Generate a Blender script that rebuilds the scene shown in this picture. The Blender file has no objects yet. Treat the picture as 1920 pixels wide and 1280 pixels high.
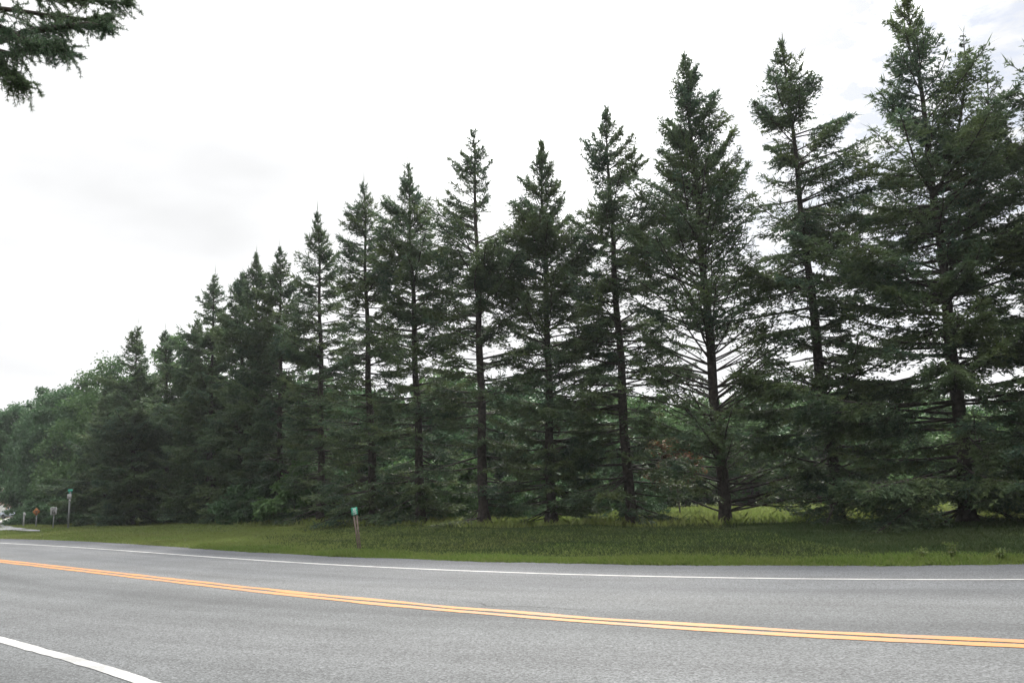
import bpy, math, random
import numpy as np
from mathutils import Matrix, Vector

# ------------------------------------------------------------------ camera, world, sun, exposure
C = bpy.context.scene
COL = C.collection
FPX = 1600.0                     # focal length in photo pixels (photo is 1920 wide)
CAM_H = 1.15
ROLL = math.radians(1.7)
PITCH = math.atan(289 / FPX)
_X = np.array([1.0, 0, 0]); _F = np.array([0, math.cos(PITCH), math.sin(PITCH)]); _U = np.array([0, -math.sin(PITCH), math.cos(PITCH)])
CR = math.cos(ROLL) * _X - math.sin(ROLL) * _U
CU = math.sin(ROLL) * _X + math.cos(ROLL) * _U
cam = bpy.data.objects.new('camera', bpy.data.cameras.new('camera'))
COL.objects.link(cam)
cam.data.sensor_width = 36.0; cam.data.lens = FPX / 1920 * 36
cam.data.clip_end = 5000; cam.data.clip_start = 0.05
M = Matrix(((CR[0], CU[0], -_F[0], 0), (CR[1], CU[1], -_F[1], 0), (CR[2], CU[2], -_F[2], CAM_H), (0, 0, 0, 1)))
cam.matrix_world = M
C.camera = cam

SUN_EL, SUN_AZ = math.radians(42), math.radians(8)      # azimuth from +Y towards +X
sun_dir = Vector((math.sin(SUN_AZ) * math.cos(SUN_EL), math.cos(SUN_AZ) * math.cos(SUN_EL), math.sin(SUN_EL)))
sl = bpy.data.lights.new('sun', 'SUN'); sl.energy = 4.6; sl.angle = math.radians(9); sl.color = (1.0, 0.96, 0.89)
so = bpy.data.objects.new('sun', sl); COL.objects.link(so)
so.rotation_euler = sun_dir.to_track_quat('Z', 'Y').to_euler()

W = bpy.data.worlds.new('World'); C.world = W; W.use_nodes = True
nt = W.node_tree; nt.nodes.clear()
def N(t, kind, **kw):
    n = t.nodes.new(kind)
    for k, v in kw.items():
        setattr(n, k, v)
    return n
out = N(nt, 'ShaderNodeOutputWorld'); bg = N(nt, 'ShaderNodeBackground'); bg.inputs['Strength'].default_value = 0.1
sky = N(nt, 'ShaderNodeTexSky', sky_type='NISHITA'); sky.sun_disc = False
sky.sun_elevation = SUN_EL; sky.sun_rotation = SUN_AZ; sky.air_density = 1.2; sky.dust_density = 2.0
tc = N(nt, 'ShaderNodeTexCoord')
mp = N(nt, 'ShaderNodeMapping'); mp.inputs['Scale'].default_value = (1, 1, 2.6)
n1 = N(nt, 'ShaderNodeTexNoise'); n1.inputs['Scale'].default_value = 20; n1.inputs['Detail'].default_value = 8; n1.inputs['Roughness'].default_value = 0.62
n2 = N(nt, 'ShaderNodeTexNoise'); n2.inputs['Scale'].default_value = 2.2; n2.inputs['Detail'].default_value = 4
L = nt.links.new
L(tc.outputs['Generated'], mp.inputs['Vector']); L(mp.outputs[0], n1.inputs['Vector']); L(mp.outputs[0], n2.inputs['Vector'])
# how close to the veiled sun: the cloud deck glows there and thins away from it
dotn = N(nt, 'ShaderNodeVectorMath', operation='DOT_PRODUCT')
nrm = N(nt, 'ShaderNodeVectorMath', operation='NORMALIZE'); L(tc.outputs['Generated'], nrm.inputs[0])
L(nrm.outputs[0], dotn.inputs[0]); dotn.inputs[1].default_value = sun_dir[:]
glow = N(nt, 'ShaderNodeMapRange'); glow.inputs['From Min'].default_value = 0.90; glow.inputs['From Max'].default_value = 1.0
glow.inputs['To Min'].default_value = 0; glow.inputs['To Max'].default_value = 1; L(dotn.outputs['Value'], glow.inputs['Value'])
# thin spot of the cloud deck, towards the upper right
thin = N(nt, 'ShaderNodeVectorMath', operation='DOT_PRODUCT'); L(nrm.outputs[0], thin.inputs[0])
td = Vector((0.50, 0.95, 0.53)).normalized(); thin.inputs[1].default_value = td[:]
tr = N(nt, 'ShaderNodeMapRange'); tr.inputs['From Min'].default_value = 0.93; tr.inputs['From Max'].default_value = 0.985; L(thin.outputs['Value'], tr.inputs['Value'])
cl = N(nt, 'ShaderNodeMapRange'); cl.inputs['From Min'].default_value = 0.42; cl.inputs['From Max'].default_value = 0.62; L(n1.outputs['Fac'], cl.inputs['Value'])
holes = N(nt, 'ShaderNodeMath', operation='SUBTRACT'); holes.inputs[0].default_value = 1.0; L(cl.outputs[0], holes.inputs[1])
hm = N(nt, 'ShaderNodeMath', operation='MULTIPLY'); L(holes.outputs[0], hm.inputs[0]); L(tr.outputs[0], hm.inputs[1])
big = N(nt, 'ShaderNodeMapRange'); big.inputs['From Min'].default_value = 0.35; big.inputs['From Max'].default_value = 0.6
big.inputs['To Min'].default_value = 7.6; big.inputs['To Max'].default_value = 10; L(n2.outputs['Fac'], big.inputs['Value'])
gm = N(nt, 'ShaderNodeMath', operation='MULTIPLY'); gm.inputs[1].default_value = 26; L(glow.outputs[0], gm.inputs[0])
add = N(nt, 'ShaderNodeMath', operation='ADD'); L(big.outputs[0], add.inputs[0]); L(gm.outputs[0], add.inputs[1])
# brighter zenith deck above the frame
sepz = N(nt, 'ShaderNodeSeparateXYZ'); L(nrm.outputs[0], sepz.inputs[0])
zen = N(nt, 'ShaderNodeMapRange'); zen.inputs['From Min'].default_value = 0.55; zen.inputs['From Max'].default_value = 0.9
zen.inputs['To Min'].default_value = 0; zen.inputs['To Max'].default_value = 24; L(sepz.outputs['Z'], zen.inputs['Value'])
add2 = N(nt, 'ShaderNodeMath', operation='ADD'); L(add.outputs[0], add2.inputs[0]); L(zen.outputs[0], add2.inputs[1])
# the deck is duller away from the sun, behind the camera
back = N(nt, 'ShaderNodeMapRange'); back.inputs['From Min'].default_value = -0.75; back.inputs['From Max'].default_value = 0.3
back.inputs['To Min'].default_value = 0.75; back.inputs['To Max'].default_value = 1.0; L(sepz.outputs['Y'], back.inputs['Value'])
mb_ = N(nt, 'ShaderNodeMath', operation='MULTIPLY'); L(add2.outputs[0], mb_.inputs[0]); L(back.outputs[0], mb_.inputs[1]); add2 = mb_
cc = N(nt, 'ShaderNodeCombineColor')
for k, m_ in enumerate((0.985, 0.99, 1.0)):
    q = N(nt, 'ShaderNodeMath', operation='MULTIPLY'); q.inputs[1].default_value = m_; L(add2.outputs[0], q.inputs[0]); L(q.outputs[0], cc.inputs[k])
hz = N(nt, 'ShaderNodeMath', operation='MULTIPLY'); hz.inputs[1].default_value = 1.0; L(hm.outputs[0], hz.inputs[0])
bl = N(nt, 'ShaderNodeVectorMath', operation='MULTIPLY_ADD'); L(sky.outputs[0], bl.inputs[0]); bl.inputs[1].default_value = (.3, .3, .3); bl.inputs[2].default_value = (4.3, 4.6, 5.2)
mx = N(nt, 'ShaderNodeMix', data_type='RGBA'); L(hz.outputs[0], mx.inputs['Factor']); L(cc.outputs[0], mx.inputs['A']); L(bl.outputs[0], mx.inputs['B'])
L(mx.outputs['Result'], bg.inputs['Color']); L(bg.outputs[0], out.inputs['Surface'])

C.view_settings.view_transform = 'Standard'; C.view_settings.look = 'None'
C.view_settings.exposure = 0.27; C.view_settings.gamma = 1.0
C.render.engine = 'CYCLES'
cy = C.cycles
cy.max_bounces = 8; cy.diffuse_bounces = 5; cy.glossy_bounces = 2; cy.transmission_bounces = 2; cy.use_denoising = True; cy.denoising_prefilter = 'ACCURATE'; cy.denoising_input_passes = 'RGB_ALBEDO_NORMAL'
cy.sample_clamp_indirect = 3; cy.sample_clamp_direct = 12
C.render.use_persistent_data = False

# ------------------------------------------------------------------ helpers
def ray(px, py):
    return (px - 960) / FPX * CR + (640 - py) / FPX * CU + _F
def on_ground(px, py, z=0.0):
    d = ray(px, py); t = (z - CAM_H) / d[2]
    return np.array([0, 0, CAM_H]) + d * t
def at_depth(px, py, Y):
    d = ray(px, py)
    return np.array([0, 0, CAM_H]) + d * (Y / d[1])
def prop(o, label=None, cat=None, group=None, kind=None):
    if label: o['label'] = label
    if cat: o['category'] = cat
    if group: o['group'] = group
    if kind: o['kind'] = kind
    return o
def link(o, parent=None):
    COL.objects.link(o)
    if parent: o.parent = parent
    return o
def empty(name, loc, rz=0):
    e = bpy.data.objects.new(name, None); e.empty_display_size = 0.3; COL.objects.link(e)
    e.location = loc; e.rotation_euler = (0, 0, rz); return e
def np_mesh(name, V, F, mat, smooth=False):
    """V (n,3), F list of arrays each (m,k)"""
    me = bpy.data.meshes.new(name)
    V = np.asarray(V, np.float32)
    me.vertices.add(len(V)); me.vertices.foreach_set('co', V.ravel())
    if not isinstance(F, (list, tuple)): F = [F]
    F = [np.asarray(f, np.int32) for f in F if len(f)]
    idx = np.concatenate([f.ravel() for f in F]); tot = np.concatenate([np.full(len(f), f.shape[1], np.int32) for f in F])
    st = np.concatenate([[0], np.cumsum(tot)[:-1]]).astype(np.int32)
    me.loops.add(len(idx)); me.loops.foreach_set('vertex_index', idx)
    me.polygons.add(len(tot)); me.polygons.foreach_set('loop_start', st)
    if smooth: me.polygons.foreach_set('use_smooth', np.ones(len(tot), bool))
    me.update(calc_edges=True)
    me.materials.append(mat)
    return me
def obj(name, me, parent=None):
    return link(bpy.data.objects.new(name, me), parent)
def norm(a):
    return a / np.maximum(np.linalg.norm(a, axis=-1, keepdims=True), 1e-9)
class MB:
    def __init__(s): s.V = []; s.F = {}; s.n = 0
    def add(s, V, F):
        V = np.asarray(V, float); F = np.asarray(F, int)
        s.V.append(V); s.F.setdefault(F.shape[1], []).append(F + s.n); s.n += len(V)
    def build(s, name, mat, parent=None, smooth=False):
        me = np_mesh(name, np.concatenate(s.V), [np.concatenate(v) for v in s.F.values()], mat, smooth)
        return obj(name, me, parent)
    def mesh(s, name, mat, smooth=False):
        return np_mesh(name, np.concatenate(s.V), [np.concatenate(v) for v in s.F.values()], mat, smooth)
    def box(s, c, sz, rot=None):
        v = np.array([[x, y, z] for x in (-.5, .5) for y in (-.5, .5) for z in (-.5, .5)]) * np.array(sz)
        if rot is not None: v = v @ np.array(rot).T
        s.add(v + np.array(c), [[0, 1, 3, 2], [4, 6, 7, 5], [0, 4, 5, 1], [2, 3, 7, 6], [0, 2, 6, 4], [1, 5, 7, 3]])
    def tubes(s, P, R, sides=3):
        """P (n,k,3) polylines, R (n,k) radii"""
        P = np.asarray(P, float); R = np.asarray(R, float); n, k, _ = P.shape
        T = norm(np.gradient(P, axis=1))
        ref = np.zeros_like(T); ref[..., 2] = 1; steep = np.abs(T[..., 2]) > .9; ref[steep] = (1, 0, 0)
        ref = np.where(steep[:, :1, None].repeat(k, 1).repeat(3, 2), np.array([1., 0, 0]), np.array([0, 0, 1.]))
        A = norm(np.cross(T, ref)); B = np.cross(T, A)
        an = np.arange(sides) / sides * 2 * np.pi
        V = P[:, :, None] + R[:, :, None, None] * (np.cos(an)[None, None, :, None] * A[:, :, None] + np.sin(an)[None, None, :, None] * B[:, :, None])
        base = (np.arange(n) * k * sides)[:, None, None]
        i = np.arange(k - 1)[None, :, None] * sides; j = np.arange(sides)[None, None]; j2 = (j + 1) % sides
        F = np.stack([base + i + j, base + i + j2, base + i + sides + j2, base + i + sides + j], -1).reshape(-1, 4)
        s.add(V.reshape(-1, 3), F)

def material(name, c1, c2=None, scale=5, rough=0.8, c3=None, detail=4, obj_coords=True, spec=0.3, bump=0, bump_scale=30, contrast=(0.35, 0.65)):
    m = bpy.data.materials.new(name); m.use_nodes = True; t = m.node_tree
    b = t.nodes['Principled BSDF']; b.inputs['Roughness'].default_value = rough; b.inputs['Specular IOR Level'].default_value = spec
    if c2 is None:
        c2 = tuple(x * 0.8 for x in c1)
    co = N(t, 'ShaderNodeTexCoord'); n = N(t, 'ShaderNodeTexNoise'); n.inputs['Scale'].default_value = scale; n.inputs['Detail'].default_value = detail
    t.links.new(co.outputs['Object'], n.inputs['Vector'])
    r = N(t, 'ShaderNodeValToRGB'); t.links.new(n.outputs['Fac'], r.inputs[0])
    r.color_ramp.elements[0].position = contrast[0]; r.color_ramp.elements[1].position = contrast[1]
    r.color_ramp.elements[0].color = (*c1, 1); r.color_ramp.elements[1].color = (*c2, 1)
    t.links.new(r.outputs[0], b.inputs['Base Color'])
    if bump:
        n3 = N(t, 'ShaderNodeTexNoise'); n3.inputs['Scale'].default_value = bump_scale; t.links.new(co.outputs['Object'], n3.inputs['Vector'])
        bp = N(t, 'ShaderNodeBump'); bp.inputs['Strength'].default_value = bump; bp.inputs['Distance'].default_value = 0.02
        t.links.new(n3.outputs['Fac'], bp.inputs['Height']); t.links.new(bp.outputs[0], b.inputs['Normal'])
    return m
def leaf_material(name, ca, cb, cc_, scale=0.6, trans=0.25, rough=0.6, spec=0.25):
    """needles or leaves: colour by clump (noise) and by single shoot (random per island), a little light passing through"""
    m = bpy.data.materials.new(name); m.use_nodes = True; t = m.node_tree; lk = t.links.new
    b = t.nodes['Principled BSDF']; b.inputs['Roughness'].default_value = rough; b.inputs['Specular IOR Level'].default_value = spec
    co = N(t, 'ShaderNodeTexCoord'); oi = N(t, 'ShaderNodeObjectInfo')
    ad = N(t, 'ShaderNodeVectorMath', operation='ADD'); lk(co.outputs['Object'], ad.inputs[0])
    sc = N(t, 'ShaderNodeMath', operation='MULTIPLY'); sc.inputs[1].default_value = 50; lk(oi.outputs['Random'], sc.inputs[0]); lk(sc.outputs[0], ad.inputs[1])
    n = N(t, 'ShaderNodeTexNoise'); n.inputs['Scale'].default_value = scale; n.inputs['Detail'].default_value = 5; lk(ad.outputs[0], n.inputs['Vector'])
    r = N(t, 'ShaderNodeValToRGB'); lk(n.outputs['Fac'], r.inputs[0])
    r.color_ramp.elements[0].position = .33; r.color_ramp.elements[1].position = .68
    r.color_ramp.elements[0].color = (*ca, 1); r.color_ramp.elements[1].color = (*cb, 1)
    g = N(t, 'ShaderNodeNewGeometry')
    f = N(t, 'ShaderNodeMapRange'); f.inputs['From Min'].default_value = .75; f.inputs['To Max'].default_value = .8; lk(g.outputs['Random Per Island'], f.inputs['Value'])
    mxx = N(t, 'ShaderNodeMix', data_type='RGBA'); lk(f.outputs[0], mxx.inputs['Factor']); lk(r.outputs[0], mxx.inputs['A']); mxx.inputs['B'].default_value = (*cc_, 1)
    hs = N(t, 'ShaderNodeHueSaturation'); lk(mxx.outputs['Result'], hs.inputs['Color'])
    v = N(t, 'ShaderNodeMapRange'); v.inputs['To Min'].default_value = .7; v.inputs['To Max'].default_value = 1.3; lk(oi.outputs['Random'], v.inputs['Value'])
    v2 = N(t, 'ShaderNodeMapRange'); v2.inputs['To Min'].default_value = .88; v2.inputs['To Max'].default_value = 1.12; lk(oi.outputs['Random'], v2.inputs['Value'])
    lk(v2.outputs[0], hs.inputs['Value'])
    lk(hs.outputs[0], b.inputs['Base Color'])
    tl = N(t, 'ShaderNodeBsdfTranslucent'); lk(hs.outputs[0], tl.inputs['Color'])
    ms = N(t, 'ShaderNodeMixShader'); ms.inputs[0].default_value = trans
    lk(b.outputs[0], ms.inputs[1]); lk(tl.outputs[0], ms.inputs[2]); lk(ms.outputs[0], t.nodes['Material Output'].inputs['Surface'])
    return m

BARK = material('bark', (.022, .018, .016), (.060, .050, .044), 9, .95, bump=.8, bump_scale=14)
BARK_B = material('broadleaf_bark', (.07, .06, .05), (.12, .105, .09), 9, .95)
TWIG = material('dead_twigs', (.035, .030, .026), (.075, .066, .058), 3, .95)
NEEDLE = leaf_material('spruce_needles', (.050, .094, .062), (.105, .138, .048), (.15, .20, .10), .7, .38)
NEEDLE_FAR = leaf_material('spruce_needles_far', (.054, .100, .064), (.098, .136, .052), (.15, .20, .105), .5, .38)
LEAF_D = leaf_material('mid_green_leaves', (.052, .112, .052), (.075, .14, .058), (.11, .18, .085), .35, .3)
LEAF_L = leaf_material('light_leaves', (.070, .145, .052), (.100, .175, .060), (.14, .21, .08), .35, .35)
LEAF_R = leaf_material('rusty_leaves', (.15, .06, .03), (.10, .07, .03), (.18, .09, .045), .8, .3)
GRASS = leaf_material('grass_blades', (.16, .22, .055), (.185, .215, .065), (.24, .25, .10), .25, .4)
GRASS_SHADE = leaf_material('shaded_rough_grass', (.040, .072, .022), (.050, .070, .026), (.085, .10, .04), .3, .35)  # rough grass, its colour darkened to carry the right verge's shade
GRASS_B = leaf_material('fringe_grass_blades', (.12, .19, .04), (.15, .19, .05), (.22, .24, .09), .5, .45)
WEED = leaf_material('weed_leaves', (.085, .13, .035), (.11, .14, .04), (.2, .2, .07), 2, .35)

# ------------------------------------------------------------------ road and ground
XS = [0, 240, 480, 720, 960, 1200, 1440, 1680, 1920]
YEL = [1051, 1078, 1105, 1129, 1151.5, 1169.5, 1182, 1194, 1208]
FAR = [1017.5, 1032.5, 1049, 1063, 1074, 1080, 1083, 1085, 1087]
EDG = [1009.5, 1019, 1034, 1044.5, 1053.5, 1057.5, 1058, 1057, 1057]
def smooth_line(xs, ys, ext=60.0):
    P = np.array([on_ground(x, y)[:2] for x, y in zip(xs, ys)])
    # fit a low-order curve against the arc length for an even line
    s = np.concatenate([[0], np.cumsum(np.linalg.norm(np.diff(P, axis=0), axis=1))])
    deg = min(4, len(xs) - 1)
    cx, cyy = np.polyfit(s, P[:, 0], deg), np.polyfit(s, P[:, 1], deg)
    ss = np.linspace(0, s[-1], 90)
    Q = np.stack([np.polyval(cx, ss), np.polyval(cyy, ss)], 1)
    d0 = norm(Q[0] - Q[3]); d1 = norm(Q[-1] - Q[-4])
    A = Q[0] + d0 * np.linspace(ext, 1, 20)[:, None]; B = Q[-1] + d1 * np.linspace(1, ext, 20)[:, None]
    return np.concatenate([A, Q, B])
L_far = smooth_line(XS, FAR); L_yel = smooth_line(XS, YEL); L_edge = smooth_line(XS, EDG)
L_near = smooth_line([0, 75, 150, 262], [1198.7, 1219, 1240, 1275], 14)
def left_normal(P):
    T = norm(np.gradient(P, axis=0)); return np.stack([-T[:, 1], T[:, 0]], 1)      # towards the trees
def ribbon(name, P, off0, off1, z, mat):
    n = left_normal(P); k = len(P)
    a = P + n * np.asarray(off0).reshape(-1, 1); b = P + n * np.asarray(off1).reshape(-1, 1)
    V = np.concatenate([np.c_[a, np.full(k, z)], np.c_[b, np.full(k, z)]])
    i = np.arange(k - 1); return obj(name, np_mesh(name, V, np.stack([i, i + 1, i + 1 + k, i + k], 1), mat))
def resample(P, step):
    s = np.concatenate([[0], np.cumsum(np.linalg.norm(np.diff(P, axis=0), axis=1))])
    ss = np.arange(0, s[-1], step); return np.stack([np.interp(ss, s, P[:, 0]), np.interp(ss, s, P[:, 1])], 1), ss

ex, ey = L_edge[:, 0], L_edge[:, 1]
o_ = np.argsort(ex)
def edge_y(x): return np.interp(x, ex[o_], ey[o_])
def terrain(x, y):
    s = y - edge_y(x)
    base = -0.05 + 0.06 * np.clip(s / 0.35 + .5, 0, 1)
    verge = np.clip((s - .3) / 6, 0, 1)
    lump = .05 * np.sin(x * .7 + 1.3) * np.sin(y * .55) + .03 * np.sin(x * 1.9 + y * 1.3)
    bank = .10 * np.exp(-((s - 15) / 6) ** 2)
    return base + verge * lump * .7 + bank * verge

def asphalt():
    m = bpy.data.materials.new('asphalt'); m.use_nodes = True; t = m.node_tree; lk = t.links.new
    b = t.nodes['Principled BSDF']; b.inputs['Roughness'].default_value = .85; b.inputs['Specular IOR Level'].default_value = .35
    co = N(t, 'ShaderNodeTexCoord'); uv = N(t, 'ShaderNodeUVMap'); uv.uv_map = 'lanes'
    # stones
    v = N(t, 'ShaderNodeTexVoronoi'); v.inputs['Scale'].default_value = 75; lk(co.outputs['Object'], v.inputs['Vector'])
    n = N(t, 'ShaderNodeTexNoise'); n.inputs['Scale'].default_value = 38; n.inputs['Detail'].default_value = 6; n.inputs['Roughness'].default_value = .75; lk(co.outputs['Object'], n.inputs['Vector'])
    sv = N(t, 'ShaderNodeSeparateColor'); lk(v.outputs['Color'], sv.inputs[0])
    mr = N(t, 'ShaderNodeMapRange'); mr.inputs['To Min'].default_value = .45; mr.inputs['To Max'].default_value = 1.6; lk(sv.outputs[0], mr.inputs['Value'])
    mr2 = N(t, 'ShaderNodeMapRange'); mr2.inputs['From Min'].default_value = .3; mr2.inputs['From Max'].default_value = .7; mr2.inputs['To Min'].default_value = .55; mr2.inputs['To Max'].default_value = 1.45; lk(n.outputs['Fac'], mr2.inputs['Value'])
    # patches, streaked along the road
    mpg = N(t, 'ShaderNodeMapping'); mpg.inputs['Scale'].default_value = (1.3, .12, 1); lk(uv.outputs[0], mpg.inputs['Vector'])
    n2 = N(t, 'ShaderNodeTexNoise'); n2.inputs['Scale'].default_value = 1.6; n2.inputs['Detail'].default_value = 5; lk(mpg.outputs[0], n2.inputs['Vector'])
    mr3 = N(t, 'ShaderNodeMapRange'); mr3.inputs['From Min'].default_value = .3; mr3.inputs['From Max'].default_value = .7; mr3.inputs['To Min'].default_value = .8; mr3.inputs['To Max'].default_value = 1.18; lk(n2.outputs['Fac'], mr3.inputs['Value'])
    n4 = N(t, 'ShaderNodeTexNoise'); n4.inputs['Scale'].default_value = .9; n4.inputs['Detail'].default_value = 6; lk(co.outputs['Object'], n4.inputs['Vector'])
    mr4 = N(t, 'ShaderNodeMapRange'); mr4.inputs['From Min'].default_value = .3; mr4.inputs['From Max'].default_value = .7; mr4.inputs['To Min'].default_value = .9; mr4.inputs['To Max'].default_value = 1.1; lk(n4.outputs['Fac'], mr4.inputs['Value'])
    # wear across the lanes (u = metres from the far edge)
    sx = N(t, 'ShaderNodeSeparateXYZ'); lk(uv.outputs[0], sx.inputs[0])
    w = N(t, 'ShaderNodeMath', operation='DIVIDE'); w.inputs[1].default_value = 14.0; lk(sx.outputs[0], w.inputs[0])
    r = N(t, 'ShaderNodeValToRGB'); lk(w.outputs[0], r.inputs[0]); cr = r.color_ramp
    stops = [(0, (.60, .60, .66)), (1.0, (.74, .75, .80)), (2.0, (.98, .98, 1.0)), (3.3, (.80, .81, .84)), (4.4, (1.0, 1.0, 1.0)), (5.2, (.92, .93, .93)), (6.0, (.66, .67, .68)), (6.8, (.88, .89, .89)), (7.8, (1.0, 1.0, 1.0)), (9.6, (.86, .87, .87)), (10.4, (.62, .64, .65)), (14, (.62, .64, .65))]
    cr.elements[0].position = 0; cr.elements[0].color = (*stops[0][1], 1); cr.elements[1].position = 1; cr.elements[1].color = (*stops[-1][1], 1)
    for p, c in stops[1:-1]:
        e = cr.elements.new(p / 14); e.color = (*c, 1)
    cur = r.outputs[0]
    for q in (mr, mr2, mr3, mr4):
        mm = N(t, 'ShaderNodeVectorMath', operation='MULTIPLY'); lk(cur, mm.inputs[0]); lk(q.outputs[0], mm.inputs[1]); cur = mm.outputs[0]
    fin = N(t, 'ShaderNodeVectorMath', operation='MULTIPLY'); lk(cur, fin.inputs[0]); fin.inputs[1].default_value = (.084, .0875, .090)
    lk(fin.outputs[0], b.inputs['Base Color'])
    bp = N(t, 'ShaderNodeBump'); bp.inputs['Strength'].default_value = .6; bp.inputs['Distance'].default_value = .006
    lk(v.outputs['Distance'], bp.inputs['Height']); lk(bp.outputs[0], b.inputs['Normal'])
    return m
def paint(name, c, worn):
    m = bpy.data.materials.new(name); m.use_nodes = True; t = m.node_tree; lk = t.links.new
    b = t.nodes['Principled BSDF']; b.inputs['Roughness'].default_value = .7
    co = N(t, 'ShaderNodeTexCoord'); n = N(t, 'ShaderNodeTexNoise'); n.inputs['Scale'].default_value = 30; n.inputs['Detail'].default_value = 6; n.inputs['Roughness'].default_value = .7
    lk(co.outputs['Object'], n.inputs['Vector'])
    n2 = N(t, 'ShaderNodeTexNoise'); n2.inputs['Scale'].default_value = 2.5; n2.inputs['Detail'].default_value = 4; lk(co.outputs['Object'], n2.inputs['Vector'])
    a = N(t, 'ShaderNodeMath', operation='ADD'); lk(n.outputs['Fac'], a.inputs[0]); lk(n2.outputs['Fac'], a.inputs[1])
    r = N(t, 'ShaderNodeMapRange'); r.inputs['From Min'].default_value = worn[0]; r.inputs['From Max'].default_value = worn[1]; lk(a.outputs[0], r.inputs['Value'])
    mxx = N(t, 'ShaderNodeMix', data_type='RGBA'); lk(r.outputs[0], mxx.inputs['Factor']); mxx.inputs['A'].default_value = (*c, 1); mxx.inputs['B'].default_value = (*(x * .55 + .04 for x in c), 1)
    lk(mxx.outputs['Result'], b.inputs['Base Color']); return m

# road sheet with a lane UV (u metres across, v metres along)
P, ss = resample(L_edge, 1.0)
n_ = left_normal(P); across = np.linspace(0, 14, 29); k = len(P)
# the road frays a little at its edge
jit = np.zeros(k)
V = np.concatenate([np.c_[P - n_ * a, np.zeros(k)] for a in across])
i = np.arange(k - 1); F = np.concatenate([np.stack([i + j * k, i + (j + 1) * k, i + 1 + (j + 1) * k, i + 1 + j * k], 1) for j in range(len(across) - 1)])
me = np_mesh('road', V, F, asphalt())
uvl = me.uv_layers.new(name='lanes'); li = np.zeros(len(me.loops), np.int32); me.loops.foreach_get('vertex_index', li)
UV = np.stack([np.repeat(across, k), np.tile(ss, len(across))], 1)[li]; uvl.data.foreach_set('uv', UV.astype(np.float32).ravel())
prop(obj('road', me), kind='structure')

WHITE = paint('white_road_paint', (.335, .335, .325), (.92, 1.15)); YPAINT = paint('yellow_road_paint', (.37, .135, .010), (.92, 1.2))
rs = np.random.RandomState(3)
def wob(n, amp, sm):
    a = rs.normal(size=n + sm * 2); ker = np.hanning(sm); ker /= ker.sum()
    a = np.convolve(a, ker, 'same')[sm:sm + n]; return a / max(a.std(), 1e-6) * amp
def marking(name, L_, c, w, wa, mat, z=.004, sm=30):
    P, _ = resample(L_, .12); n = len(P)
    r = rs.normal(size=n) * .004
    prop(ribbon(name, P, c - w / 2 + wob(n, wa, sm) + r, c + w / 2 + wob(n, wa, sm) + rs.normal(size=n) * .004, z, mat), kind='structure')
marking('white_edge_line', L_far, 0, .12, .004, WHITE)
marking('white_shoulder_line', L_near, 0, .125, .004, WHITE, sm=10)
marking('yellow_centre_line', L_yel, .105, .15, .012, YPAINT, sm=14)
marking('yellow_centre_line', L_yel, -.105, .14, .010, YPAINT, sm=14)
# thin dark crack beside the centre line
cp = [(738, 1121), (790, 1122), (840, 1126), (893, 1129.5), (915, 1135), (985, 1136.5), (1050, 1140), (1080, 1142), (1098, 1146), (1150, 1148), (1210, 1150.5), (1290, 1155)]
CP = np.array([on_ground(*p)[:2] for p in cp]); CP2, _ = resample(CP, .05); n = len(CP2)
tap = np.clip(np.minimum(np.arange(n), np.arange(n)[::-1]) / 60, .1, 1)
CP2 = CP2 + wob(n, .012, 8)[:, None] * left_normal(CP2)
prop(ribbon('road_crack', CP2, -.011 * tap, .011 * tap, .005, material('tar', (.03, .03, .03), (.06, .06, .06))), kind='structure')

# ground
def ground_mat():
    m = bpy.data.materials.new('ground_turf'); m.use_nodes = True; t = m.node_tree; lk = t.links.new
    b = t.nodes['Principled BSDF']; b.inputs['Roughness'].default_value = .95; b.inputs['Specular IOR Level'].default_value = .1
    co = N(t, 'ShaderNodeTexCoord')
    n = N(t, 'ShaderNodeTexNoise'); n.inputs['Scale'].default_value = .35; n.inputs['Detail'].default_value = 8; n.inputs['Roughness'].default_value = .7; lk(co.outputs['Object'], n.inputs['Vector'])
    r = N(t, 'ShaderNodeValToRGB'); lk(n.outputs['Fac'], r.inputs[0]); cr = r.color_ramp
    cr.elements[0].position = .3; cr.elements[0].color = (.05, .075, .02, 1); cr.elements[1].position = .75; cr.elements[1].color = (.095, .08, .035, 1)
    e = cr.elements.new(.55); e.color = (.06, .08, .022, 1)
    n2 = N(t, 'ShaderNodeTexNoise'); n2.inputs['Scale'].default_value = 14; n2.inputs['Detail'].default_value = 6; lk(co.outputs['Object'], n2.inputs['Vector'])
    mr = N(t, 'ShaderNodeMapRange'); mr.inputs['From Min'].default_value = .3; mr.inputs['From Max'].default_value = .7; mr.inputs['To Min'].default_value = .6; mr.inputs['To Max'].default_value = 1.3; lk(n2.outputs['Fac'], mr.inputs['Value'])
    mm = N(t, 'ShaderNodeVectorMath', operation='MULTIPLY'); lk(r.outputs[0], mm.inputs[0]); lk(mr.outputs[0], mm.inputs[1])
    lk(mm.outputs[0], b.inputs['Base Color'])
    bp = N(t, 'ShaderNodeBump'); bp.inputs['Distance'].default_value = .1; lk(n2.outputs['Fac'], bp.inputs['Height']); lk(bp.outputs[0], b.inputs['Normal'])
    return m
gx = np.concatenate([[-600, -400, -200, -120], np.arange(-80, 60, .8), [70, 100, 200, 400, 600]])
gy = np.concatenate([[-130, -100, -40, -15], np.arange(-5, 90, .5), np.arange(90, 200, 8), [300, 450, 600]])
GX, GY = np.meshgrid(gx, gy); GZ = terrain(GX, GY)
nx, ny = len(gx), len(gy); I, J = np.meshgrid(np.arange(nx - 1), np.arange(ny - 1)); a = (J * nx + I).ravel()
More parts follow.
